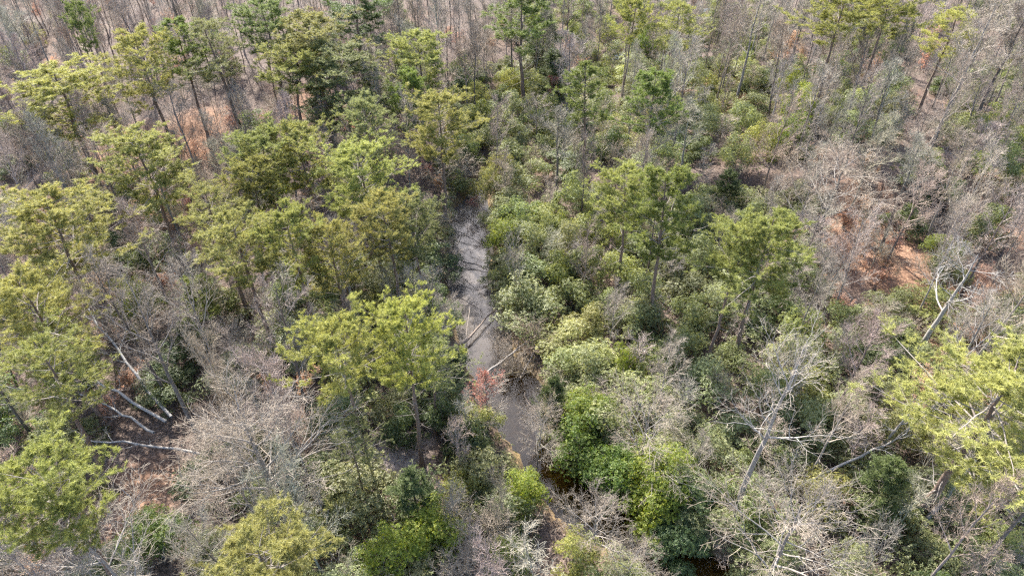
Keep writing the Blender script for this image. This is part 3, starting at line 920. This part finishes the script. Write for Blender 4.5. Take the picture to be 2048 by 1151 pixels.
# ------------------------------------------------------------------ evergreen shrubs and brush seen one by one
LA, RH, HO = 'laurel_shrub', 'rhododendron_shrub', 'holly_tree'
PG, LG, DK, YL = (1.2, 1.2, 1.28), (1.05, 1.05, 1.0), (.75, .85, .85), (1.3, 1.25, .9)  # PG paints pale leaf gloss into the laurel tint
SHR = [
 ('laurel_shrub_1', LA, 1010, 395, 5, 95, LG, 'light green laurel leaning over the creek head at its right bank', 'the creek head laurel'),
 ('laurel_shrub_0', LA, 1045, 445, 5, 110, LG, 'large light laurel along the right bank of the upper pool', 'the upper pool laurel'),
 ('laurel_shrub_2', LA, 1020, 520, 5, 85, LG, 'small light laurel overhanging the middle of the pool', None),
 ('laurel_shrub_1', LA, 1055, 560, 6, 165, LG, 'widest light laurel on the right bank, opposite the pale left bank tree', 'the widest bank laurel'),
 ('rhododendron_1', RH, 1120, 415, 6, 80, YL, 'deep green rounded rhododendron behind the upper pool laurel', None),
 ('rhododendron_0', RH, 1125, 510, 6, 95, YL, 'dark two-toned rhododendron behind the widest bank laurel', None),
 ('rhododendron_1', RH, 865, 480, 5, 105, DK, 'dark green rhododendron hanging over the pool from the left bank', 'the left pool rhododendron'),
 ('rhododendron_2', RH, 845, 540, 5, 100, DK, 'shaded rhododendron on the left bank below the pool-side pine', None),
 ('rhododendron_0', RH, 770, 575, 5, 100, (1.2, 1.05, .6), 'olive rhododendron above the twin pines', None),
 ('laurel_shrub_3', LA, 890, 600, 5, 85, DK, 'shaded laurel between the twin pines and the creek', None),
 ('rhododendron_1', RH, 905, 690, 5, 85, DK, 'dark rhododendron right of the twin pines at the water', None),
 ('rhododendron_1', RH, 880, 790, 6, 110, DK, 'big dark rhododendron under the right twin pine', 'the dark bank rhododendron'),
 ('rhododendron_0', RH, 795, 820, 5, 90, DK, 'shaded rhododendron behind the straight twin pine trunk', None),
 ('laurel_shrub_0', LA, 955, 815, 5, 115, YL, 'yellowish laurel under the red-budded maple', 'the laurel under the maple'),
 ('laurel_shrub_1', LA, 1180, 690, 7, 130, PG, 'pale frosted laurel on the right bank above the cedar', 'the pale frosted laurel'),
 ('holly_0', HO, 1180, 770, 8, 110, LG, 'green evergreen tree right of the bank cedar', None),
 ('holly_1', HO, 1255, 690, 6, 70, YL, 'yellow-green holly beside the pale frosted laurel', None),
 ('holly_1', HO, 1160, 840, 7, 130, (.85, .95, .95), 'deep green holly at the mouth of the narrows', 'the narrows holly'),
 ('holly_0', HO, 1240, 895, 7, 125, (.75, .9, .85), 'deep green holly overhanging the dark lower creek', 'the dark creek holly'),
 ('holly_0', HO, 1330, 890, 8, 150, YL, 'sunlit yellow-green holly below the flat-topped bare tree', 'the sunlit holly'),
 ('holly_1', HO, 1325, 972, 7, 135, YL, 'sunlit holly bulging over the dark water, below the other sunlit one', None),
 ('rhododendron_1', RH, 1400, 960, 6, 130, (.8, .95, .95), 'blue-green rhododendron right of the sunlit hollies', 'the blue-green rhododendron'),
 ('rhododendron_0', RH, 1370, 1050, 5, 140, (.75, .95, .9), 'dark rhododendron above the creek at the bottom edge', None),
 ('holly_1', HO, 1045, 948, 5.5, 100, YL, 'bright holly on the left bank of the narrows', 'the bright left bank holly'),
 ('laurel_shrub_2', LA, 935, 945, 5, 110, YL, 'yellow-green laurel left of the bright bank holly', None),
 ('holly_0', HO, 850, 1010, 7, 130, YL, 'yellow-green evergreen tree at the bottom below the bushy cedar', 'the bottom evergreen'),
 ('holly_1', HO, 780, 1065, 7, 130, YL, 'yellow-green evergreen at the bottom edge left of the other', None),
 ('laurel_shrub_1', LA, 1150, 1070, 6, 100, (1.5, 1.4, .95), 'pale yellow laurel at the bottom edge beside the vase-shaped tree', None),
 ('rhododendron_1', RH, 960, 190, 8, 95, YL, 'dark rhododendron above the dark pool at the far bank', 'the far dark rhododendron'),
 ('laurel_shrub_1', LA, 1030, 190, 7, 85, PG, 'frosted laurel behind the far dark rhododendron', None),
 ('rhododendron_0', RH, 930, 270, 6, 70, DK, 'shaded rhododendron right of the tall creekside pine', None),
 ('laurel_shrub_0', LA, 1020, 275, 6, 90, PG, 'frosted laurel beside the rounded blue-grey tree', None),
 ('laurel_shrub_3', LA, 1270, 110, 7, 80, (1.5, 1.5, 1.6), 'whitish laurel between the slim and the bright pines', 'the whitish laurel'),
 ('laurel_shrub_1', LA, 1440, 570, 6, 115, PG, 'frosted laurel left of the slender pine trunk', None),
 ('laurel_shrub_0', LA, 1275, 600, 6, 105, PG, 'frosted laurel left of the deep green pine trunk', 'the central frosted laurel'),
 ('laurel_shrub_2', LA, 1820, 640, 5, 85, PG, 'small frosted laurel in the orange clearing', None),
 ('laurel_shrub_1', LA, 1700, 660, 5, 110, PG, 'frosted laurel behind the pale forked tree', None),
]
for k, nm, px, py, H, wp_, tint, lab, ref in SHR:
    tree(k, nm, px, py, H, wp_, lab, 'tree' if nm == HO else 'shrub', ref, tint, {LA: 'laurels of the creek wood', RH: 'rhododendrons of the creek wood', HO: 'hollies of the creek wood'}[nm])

LAND += [(1745, 480, 'the orange slope'), (800, 905, 'the bare earth patch'), (955, 640, 'the log across the creek'), (250, 960, 'the leafy opening lower left'),
         (870, 60, 'the brown leafless grove'), (1440, 190, 'the far orange patch'), (60, 60, 'the top left corner'), (2010, 300, 'the upper right edge'), (1990, 1100, 'the bottom right corner'),
         (1000, 1060, 'the grey brush at bottom'), (1560, 250, 'the upper right thicket'), (1450, 760, 'the right thicket')]

# ------------------------------------------------------------------ fallen wood
def log(name, a, b, r, label, z=(.25, .25), ref=None, branches=6, mat='grey_bark', sag=.0, px=True, pt=None, tint=(1, 1, 1)):
    g = np.random.default_rng(abs(hash(label)) % 1000 if False else sum(map(ord, label)) % 9973)
    A, B = (base_at(*a), base_at(*b)) if pt is None else pt
    A = np.array([A[0], A[1], max(gz(A[0], A[1]), WATER_Z) + z[0]])
    B = np.array([B[0], B[1], max(gz(B[0], B[1]), WATER_Z) + z[1]])
    L = np.linalg.norm(B - A)
    k = 10
    t = np.linspace(0, 1, k)
    P = A[None] * (1 - t[:, None]) + B[None] * t[:, None]
    P[1:-1] += np.cumsum(g.normal(0, L * .012, (k - 2, 3)), axis=0)
    P[:, 2] += sag * np.sin(t * PI)
    P -= A
    Rr = np.linspace(r, r * .42, k)
    mb = MB()
    mb.tubes(P[None], Rr[None], 8)
    o = bpy.data.objects.new(name, mb.mesh(name, mat, True))
    COL.objects.link(o)
    o.location = A
    o.color = (*tint, 1)
    if branches:
        bm_ = MB()
        Bp, BR, _, _ = grow(g, P[None], Rr[None], branches, .3, .98, lambda t, pi: g.uniform(.10, .26, len(t)) * L, (.5, 1.1), 6, up=.03, wob=.14, rmax=.5, rl=.03)
        Cp, CR_, _, _ = grow(g, Bp, BR, 5, .25, 1, lambda t, pi: g.uniform(.05, .12, len(t)) * L, (.5, 1.), 4, wob=.15, rl=.02)
        Dp, DR, _, _ = grow(g, Cp, CR_, 3, .25, 1, lambda t, pi: g.uniform(.02, .06, len(t)) * L, (.5, 1.), 3, wob=.15, rl=.02)
        bm_.tubes(Bp, BR, 5)
        bm_.tubes(Cp, np.maximum(CR_, .008), 3)
        bm_.tubes(Dp, np.maximum(DR, .006), 3)
        c = bpy.data.objects.new('branches', bm_.mesh('log_branches', mat))
        COL.objects.link(c)
        c.color = (*tint, 1)
        c.parent = o
    o['label'] = label
    o['category'] = 'log'
    o['group'] = 'fallen wood'

log('fallen_log', (925, 697), (993, 632), .17, 'straight dark log lying right across the creek', z=(.7, .5), branches=0, mat='dark_bark', tint=(1.5, 1.4, 1.3))
log('fallen_log', (940, 768), (1062, 690), .17, 'long branching log slanting over the shallow riffle', z=(.3, 1.3), branches=7)
log('fallen_log', (985, 770), (1055, 752), .16, 'mossy log lying in the riffle below the slanting log', z=(.12, .3), branches=4, mat='dark_bark', tint=(1.6, 1.6, 1.0))
log('fallen_log', (905, 530), (975, 545), .13, 'crooked dark log dipping into the pool from the left bank', z=(.6, .15), branches=5, mat='dark_bark')
log('fallen_log', (900, 470), (960, 500), .09, 'thin dark branch drooping over the upper pool', z=(1.0, .3), branches=7, mat='dark_bark')
log('fallen_log', (1040, 770), (1090, 690), .09, 'pale curved branch on the right bank of the riffle', z=(.2, 1.8), branches=5, tint=(1.3, 1.25, 1.2))
log('fallen_log', (940, 640), (938, 745), .05, 'thin upright pale pole at the left water edge', z=(1.5, .1), branches=0, tint=(1.2, 1.1, 1))
log('fallen_log', (985, 440), (935, 470), .07, 'fine dark twig fan lying on the head of the pool', z=(.8, .15), branches=9, mat='dark_bark')
log('fallen_log', (345, 868), (122, 738), .17, 'longest pale fallen trunk at lower left', z=(2.0, 4.5), branches=7, mat='dead_wood')
log('fallen_log', (322, 890), (185, 830), .14, 'pale fallen limb just below the longest pale trunk', z=(2.0, 3.2), branches=8, mat='dead_wood')
log('fallen_log', (352, 852), (215, 690), .17, 'pale forked trunk leaning above the longest pale trunk', z=(1.5, 5.5), branches=8, mat='dead_wood', tint=(.9, .92, .95))
log('fallen_log', (420, 930), (140, 895), .14, 'nearly level pale limb over the leafy opening lower left', z=(1.6, 2.4), branches=5, mat='dead_wood')
log('fallen_log', (460, 770), (400, 715), .14, 'short broken pale trunk under the leaning pale trunk', z=(.5, 2.5), branches=3, mat='dead_wood')
log('fallen_log', (1820, 1108), (1905, 985), .30, 'thick grey fallen trunk at lower right by the big edge pine', z=(.4, 5.0), branches=12, mat='grey_bark')
log('fallen_log', (1598, 995), (1790, 905), .16, 'long pale limb slanting across the pale forked tree', z=(2.5, 5.0), branches=7, mat='dead_wood')
log('fallen_log', (268, 1005), (200, 960), .07, 'thin grey pole on the ground in the leafy opening', z=(.2, .2), branches=0, tint=(1.2, 1.2, 1.2))
for a_, b_, z_, lab_ in (((908, 455), (950, 478), (1.6, .3), 'dark twiggy branch drooping over the left rim of the upper pool'),
                         ((990, 500), (940, 520), (1.8, .3), 'dark twiggy branch reaching into the pool from the right bank'),
                         ((902, 560), (958, 590), (1.4, .2), 'bare dark branch over the pool above the straight log'),
                         ((992, 560), (955, 580), (1.5, .3), 'short dark branch dipping from the widest bank laurel'),
                         ((1100, 880), (1050, 800), (1.6, .4), 'tan branch leaning over the water by the bank cedar'),
                         ((925, 625), (965, 640), (1.6, .3), 'thin grey branch hanging just above the straight log')):
    log('fallen_branch', a_, b_, .06, lab_, z=z_, branches=9, mat='dark_bark', tint=(1.1, 1.05, 1.0))
log('fallen_log', (1740, 640), (1660, 560), .1, 'thin grey log on the orange slope', z=(.2, .2), branches=3)

# ------------------------------------------------------------------ everything else that grows there, kind by kind
ZONES = ["BBBBBBBBMMMMBMBB",     # what grows under the pines, square by square of the photograph (seen from above: B bare, L evergreen, M mixed, O orange beech)
         "BBBBBBBLLLLLMMBM",
         "BBBBBBBLLMMMBBBM",
         "OBOBBBLLLLLLOOBB",
         "BBBBLLLLLLLLMOOO",
         "BBBBMLLLLLLLLMOO",
         "BBBBBLLLLLLLLMOM",
         "BBBBMLLLLLLLLLMM",
         "BBBMMLLBBLLLMLLL"]

def zone(px, py):
    return ZONES[int(min(max(py // 128, 0), 8))][int(min(max(px // 128, 0), 15))]

NS = 60000
rx = G.uniform(-185, 185, NS)
ry = G.uniform(14, 215, NS)
hp = G.random(NS) < .6                                       # more of the candidates close to the drone
nearp = np.stack([on_level(a, b, 1.) for a, b in zip(G.uniform(-80, 2130, hp.sum()), G.uniform(-20, 1280, hp.sum()))])
rx[hp], ry[hp] = nearp[:, 0], nearp[:, 1]
rz0 = ground_z(rx, ry)
sdn, _ = stream_dist(rx, ry)
px0, py0, _ = project(rx, ry, rz0)
inside = (px0 > -90) & (px0 < 2138) & (py0 > -30) & (py0 < 1290)
idx = np.where(inside & (sdn > 4.4))[0]
POOL = np.array([base_at(a, b)[:2] for a, b in ((795, 908), (770, 915), (830, 900), (250, 960), (265, 1010))])

CELL = {}
def free(x, y, r, tag):
    c = (tag, int(x // 8), int(y // 8))
    for i in (-1, 0, 1):
        for j in (-1, 0, 1):
            for (a, b, q) in CELL.get((tag, c[1] + i, c[2] + j), ()):
                if (a - x) ** 2 + (b - y) ** 2 < (.5 * (r + q)) ** 2:
                    return False
    CELL.setdefault(c, []).append((x, y, r))
    return True

for x, y, r in HERO_FEET:
    CELL.setdefault(('t', int(x // 8), int(y // 8)), []).append((x, y, 3.))

def covers_creek(x, y, z, H, W):
    """would the plant hide the open water or the bare patch from the drone?"""
    for h in (.35, .7, 1.0):
        a, b, dz = project(x, y, z + H * h)
        rad = W * .5 * FPX / dz
        for i in range(0, len(WPX), 2):
            if abs(WPX[i, 0] - a) < rad + 16 and abs(WPX[i, 1] - b) < rad + 10:
                return True
        if abs(a - 795) < rad + 30 and abs(b - 905) < rad + 14:
            return True
    return False

wpx = np.stack(project(SC[:, 0], SC[:, 1], np.full(len(SC), WATER_Z))[:2], -1)
WPX = wpx[((wpx[:, 1] > 425) & (wpx[:, 1] < 880)) | ((wpx[:, 1] > 940) & (wpx[:, 1] < 1080))]

FILL = []
def want(kind, zone_p, limit, spacing, keys, hr, wr, tag, tints, name, cat, desc, group, wet=4.4):
    n = 0
    for i in idx:
        if n >= limit:
            break
        if FILLU[i] != kind:
            continue
        x, y, z = rx[i], ry[i], rz0[i]
        H = G.uniform(*hr)
        zx, zy, dz = project(x, y, z + H * .5)
        p = zone_p.get(zone(zx, zy), 0)
        if G.random() > p or sdn[i] < wet:
            continue
        ax, ay, _ = project(x, y, z + H)
        if not (-60 < zx < 2108 and -10 < zy < 1190):
            continue
        W = G.uniform(*wr)
        if np.min(np.hypot(POOL[:, 0] - x, POOL[:, 1] - y)) < 2.2:
            continue
        bx_, by_, _ = project(x, y, z)
        if name in ('bare_tree', 'bare_sapling', 'leafless_shrub') and any(80 < qx < 385 and 660 < qy < 1060 for qx, qy in ((zx, zy), (ax, ay), (bx_, by_))):
            continue
        if name == 'bare_tree' and 850 < zx < 1330 and zy > 830:
            continue
        if any(1065 < qx < 1300 and 925 < qy < 1095 for qx, qy in ((zx, zy), (bx_, by_))):
            continue
        if any(185 < qx < 335 and 880 < qy < 1070 for qx, qy in ((zx, zy), (bx_, by_))):
            continue
        if sdn[i] < 26 and covers_creek(x, y, z, H, W):
            continue
        if not free(x, y, spacing, tag):
            continue
        key = keys[G.integers(len(keys))]
        pr = PROTO[key]
        tint = tints[G.integers(len(tints))]
        tint = tuple(np.array(tint) * G.uniform(.85, 1.15) * G.uniform(.94, 1.06, 3))
        o = put(key, name, (x, y, z - .1), (W / pr['w'], W / pr['w'], H / pr['h']), G.uniform(0, 6.28), tint=tint, tint2=tint if name in ('bare_tree', 'bare_sapling') else None,
                lean=(G.normal(0, .05), G.normal(0, .05)), with_parts=name not in (LA, RH) or dz < 95)
        FILL.append((o, name, cat, desc, group, float(zx), float(zy)))
        n += 1

FILLU = G.integers(0, 8, NS)
want(0, dict(B=1., M=.6, O=.15, L=.10), 235, 5.2, ['bare_mid_0', 'bare_mid_1', 'bare_mid_2', 'bare_mid_3'], (13, 20), (4.5, 8.), 't', [GREY, WARM, PALE, DARK],
     'bare_tree', 'tree', 'leafless grey trees', 'leafless trees of the creek wood')
want(1, dict(L=1., M=.35, O=.10, B=.01), 262, 3.8, ['laurel_shrub_%d' % i for i in range(4)], (3.4, 6.8), (5., 8.2), 's', [LG, LG, PG, PG, (1, 1, 1), YL], LA, 'shrub', 'light green laurels', 'laurels of the creek wood')
want(2, dict(L=.7, M=.2, O=.03, B=.02), 240, 3.9, ['rhododendron_%d' % i for i in range(3)], (3.2, 6.4), (4.6, 7.4), 's', [(1, 1, 1), DK, YL, LG], RH, 'shrub', 'darker green rhododendrons', 'rhododendrons of the creek wood')
want(3, dict(L=.4, M=.25, B=.02), 120, 4.8, ['holly_0', 'holly_1'], (5., 8.5), (4.4, 7.), 's', [(1, 1, 1), YL, LG, DK], HO, 'tree', 'evergreen hollies', 'hollies of the creek wood')
want(4, dict(O=1., B=.12, M=.16, L=.02), 150, 3.0, ['beech_0', 'beech_1'], (2.4, 5.), (3., 4.8), 's', [(1, 1, 1), (1.1, 1, 1), (.85, .8, .75)], 'beech_sapling', 'sapling', 'orange-leaved beech saplings', 'copper-leaved beech saplings')
want(5, dict(B=1., M=.7, O=.35, L=.2), 298, 3.6, ['sapling_%d' % i for i in range(4)], (6, 12), (2.8, 5.), 'u', [GREY, WARM, PALE], 'bare_sapling', 'sapling', 'thin leafless saplings', 'leafless saplings of the creek wood')
want(6, dict(B=.9, M=.8, O=.22, L=.2), 298, 3.6, ['brush_0', 'brush_1', 'brush_2'], (2.6, 6), (3.5, 6.5), 'u', [WARM, WARM, GREY, PALE], 'leafless_shrub', 'shrub', 'twiggy leafless shrubs', 'leafless shrubs of the creek wood', 3.4)
for a, b, W in ((905, 1010, 5), (960, 1020, 5.5), (1000, 1050, 6), (930, 1080, 6), (1000, 1120, 6), (880, 1130, 5), (995, 660, 3.2), (1010, 700, 3.2), (1035, 700, 3.4),
                (905, 440, 5), (890, 470, 4.5), (880, 420, 5)):
    p = top_at(a, b, 5.)
    k = ('brush_0', 'brush_1', 'brush_2')[G.integers(3)]
    o = put(k, 'leafless_shrub', p, (W / PROTO[k]['w'],) * 2 + (5. / PROTO[k]['h'],), G.uniform(0, 6), tint=WARM)
    FILL.append((o, 'leafless_shrub', 'shrub', 'twiggy leafless shrubs', 'leafless shrubs of the creek wood', a, b + 20))

ORD = 'first second third fourth fifth sixth seventh eighth ninth tenth eleventh twelfth thirteenth fourteenth fifteenth sixteenth seventeenth eighteenth nineteenth twentieth'.split()
ORD += ['twenty-' + w_ for w_ in ORD[:9]] + ['thirtieth'] + ['thirty-' + w_ for w_ in ORD[:9]] + ['fortieth'] + ['forty-' + w_ for w_ in ORD[:9]]
LXY = np.array([(a, b) for a, b, _ in LAND])
byland = {}
for f in FILL:
    j = int(np.argmin(np.hypot(LXY[:, 0] - f[5], (LXY[:, 1] - f[6]) * 1.2)))
    byland.setdefault((j, f[1]), []).append(f)
for (j, nm), fs in byland.items():
    fs.sort(key=lambda f: f[5])
    for q, (o, name, cat, desc, group, _, _) in enumerate(fs):
        one = desc[:-3] + 'y' if desc.endswith('ies') else desc[:-1]
        if len(fs) == 1:
            o['label'] = 'lone %s near %s' % (one, LAND[j][2])
        elif q == len(fs) - 1:
            o['label'] = 'rightmost of the %s near %s' % (desc, LAND[j][2])
        elif q == 0:
            o['label'] = 'leftmost of the %s near %s' % (desc, LAND[j][2])
        else:
            o['label'] = '%s from left of the %s near %s' % (ORD[min(q, len(ORD) - 1)], desc, LAND[j][2])
        o['category'] = cat
        o['group'] = group

# ------------------------------------------------------------------ loose leaves and small dry stems on the forest floor
def litter():
    n = 70000
    t = G.random(n)
    y = 22 + 180 * t ** 1.25
    x = G.uniform(-1, 1, n) * (40 + y * .72)
    d, _ = stream_dist(x, y)
    s = d > 4.2
    x, y = x[s], y[s]
    z = ground_z(x, y) + G.uniform(.02, .09, len(x))
    mb = MB()
    A = unit(G.normal(0, .35, (len(x), 3)) + np.array([0, 0, 1.]))
    rosettes(G, mb, np.stack([x, y, z], -1), A, 1, .26, .085, .0)
    o = bpy.data.objects.new('fallen_leaves', mb.mesh('fallen_leaves', 'litter_leaf'))
    COL.objects.link(o)
    o['kind'] = 'stuff'
    o['label'] = 'dry brown leaves strewn over the forest floor'
    o['category'] = 'leaves'

def stems():
    n = 5000
    y = 22 + 180 * G.random(n) ** 1.25
    x = G.uniform(-1, 1, n) * (40 + y * .72)
    d, _ = stream_dist(x, y)
    s = (d > 5) & (np.min(np.hypot(POOL[:, 0:1] - x[None], POOL[:, 1:2] - y[None]), axis=0) > 2.5)
    x, y = x[s], y[s]
    n = len(x)
    k = 4
    P = np.empty((n, k, 3))
    P[:, 0] = np.stack([x, y, ground_z(x, y) - .05], -1)
    dd = unit(G.normal(0, .45, (n, 3)) + np.array([0, 0, .9]))
    L = G.uniform(.8, 2.8, n)
    for q in range(1, k):
        dd = unit(dd + G.normal(0, .2, (n, 3)))
        P[:, q] = P[:, q - 1] + dd * (L / (k - 1))[:, None]
    Rr = np.linspace(.018, .008, k)[None] * np.ones((n, 1))
    mb = MB()
    mb.tubes(P, Rr, 3)
    B, BR, _, _ = grow(G, P, Rr, 3, .3, 1, lambda t, pi: L[pi] * .4 * G.uniform(.5, 1.2, len(t)), (.4, .9), 3, up=.05, wob=.15, rl=.014)
    mb.tubes(B, np.maximum(BR, .006), 3)
    o = bpy.data.objects.new('undergrowth', mb.mesh('undergrowth', 'bare_twig'))
    COL.objects.link(o)
    o.color = (.85, .78, .74, 1)
    o['kind'] = 'stuff'
    o['label'] = 'thin dry stems standing all over the forest floor'
    o['category'] = 'undergrowth'

def thicket():
    """the low evergreen growth between the shrubs one can tell apart"""
    n = 5200
    x, y = nearp[:n, 0], nearp[:n, 1]
    d, _ = stream_dist(x, y)
    z = ground_z(x, y)
    zx, zy, dz = project(x, y, z + 1.)
    s = np.array([zone(a, b) in 'LM' and G.random() < (.95 if zone(a, b) == 'L' else .45) for a, b in zip(zx, zy)]) & (d > 5.0) & (dz < 190)
    s &= np.min(np.hypot(POOL[:, 0:1] - x[None], POOL[:, 1:2] - y[None]), axis=0) > 3.5
    x, y, z = x[s], y[s], z[s]
    r = G.uniform(.8, 2.1, len(x))
    per = 14
    i = np.repeat(np.arange(len(x)), per)
    dd = unit(G.normal(0, 1, (len(i), 3)) * np.array([1, 1, .6]) + np.array([0, 0, .5]))
    P = np.stack([x, y, z + r * .5 + G.random(len(x)) ** 2 * 1.6], -1)[i] + dd * (r[i] * G.random(len(i)) ** .4)[:, None]
    P[:, 2] = np.maximum(P[:, 2], z[i] + .1)
    mb = MB()
    rosettes(G, mb, P, unit(dd + np.array([0, 0, .5])), 5, .24, .05)
    o = bpy.data.objects.new('evergreen_thicket', mb.mesh('evergreen_thicket', 'laurel_leaf'))
    COL.objects.link(o)
    o['kind'] = 'stuff'
    o['label'] = 'low evergreen thicket filling the ground between the laurels'
    o['category'] = 'undergrowth'

def far_wood():
    """the many thin trunks of the wood too far away to tell apart"""
    y = G.uniform(118, 232, 900)
    x = G.uniform(-1, 1, 900) * (30 + y * .78)
    d, _ = stream_dist(x, y)
    z = ground_z(x, y)
    H = G.uniform(12, 20, 900)
    zx, zy, _ = project(x, y, z + H * .5)
    s = (d > 9) & np.array([zone(a, b) in 'BM' and G.random() < (1. if a < 1000 else .5) for a, b in zip(zx, zy)])
    x, y, z, H = x[s][:400], y[s][:400], z[s][:400], H[s][:400]
    n, k = len(x), 7
    t = np.linspace(0, 1, k)
    P = np.stack([x, y, z - .2], -1)[:, None, :] + np.cumsum(G.normal(0, .16, (n, k, 3)), axis=1) * np.array([1, 1, 0])
    P[:, :, 2] += t[None] * H[:, None]
    Rr = (.11 + .07 * G.random(n))[:, None] * (1 - .85 * t)[None]
    tm, cm = MB(), MB()
    tm.tubes(P, Rr, 5)
    B, BR, _, _ = grow(G, P, Rr, 10, .4, .99, lambda t_, pi: H[pi] * .17 * (1.25 - .7 * t_) * G.uniform(.6, 1.2, len(t_)), (.5, .95), 5, up=.13, wob=.1, rl=.014, tip=.3)
    C, CR_, _, _ = grow(G, B, BR, 5, .2, 1, lambda t_, pi: G.uniform(.6, 1.5, len(t_)), (.4, .9), 3, up=.08, wob=.14, rl=.012, tip=.4)
    cm.tubes(B, np.maximum(BR, .014), 3)
    cm.tubes(C, np.maximum(CR_, .011), 3)
    o = bpy.data.objects.new('far_wood', tm.mesh('far_wood', 'dark_bark', True))
    COL.objects.link(o)
    o.color = (1.2, 1.15, 1.1, 1)
    c = bpy.data.objects.new('crown', cm.mesh('far_wood_crown', 'bare_twig'))
    COL.objects.link(c)
    c.parent = o
    c['kind'] = o['kind'] = 'stuff'
    o['label'] = 'mass of thin leafless trunks in the farthest wood along the top'
    o['category'] = 'wood'

far_wood()
litter()
stems()
thicket()
print('COUNTS', TOTAL, 'TRIS', sum(sum(len(p.vertices) - 2 for p in []) for m in bpy.data.meshes), sum(len(m.loops) - 2 * len(m.polygons) for m in bpy.data.meshes))
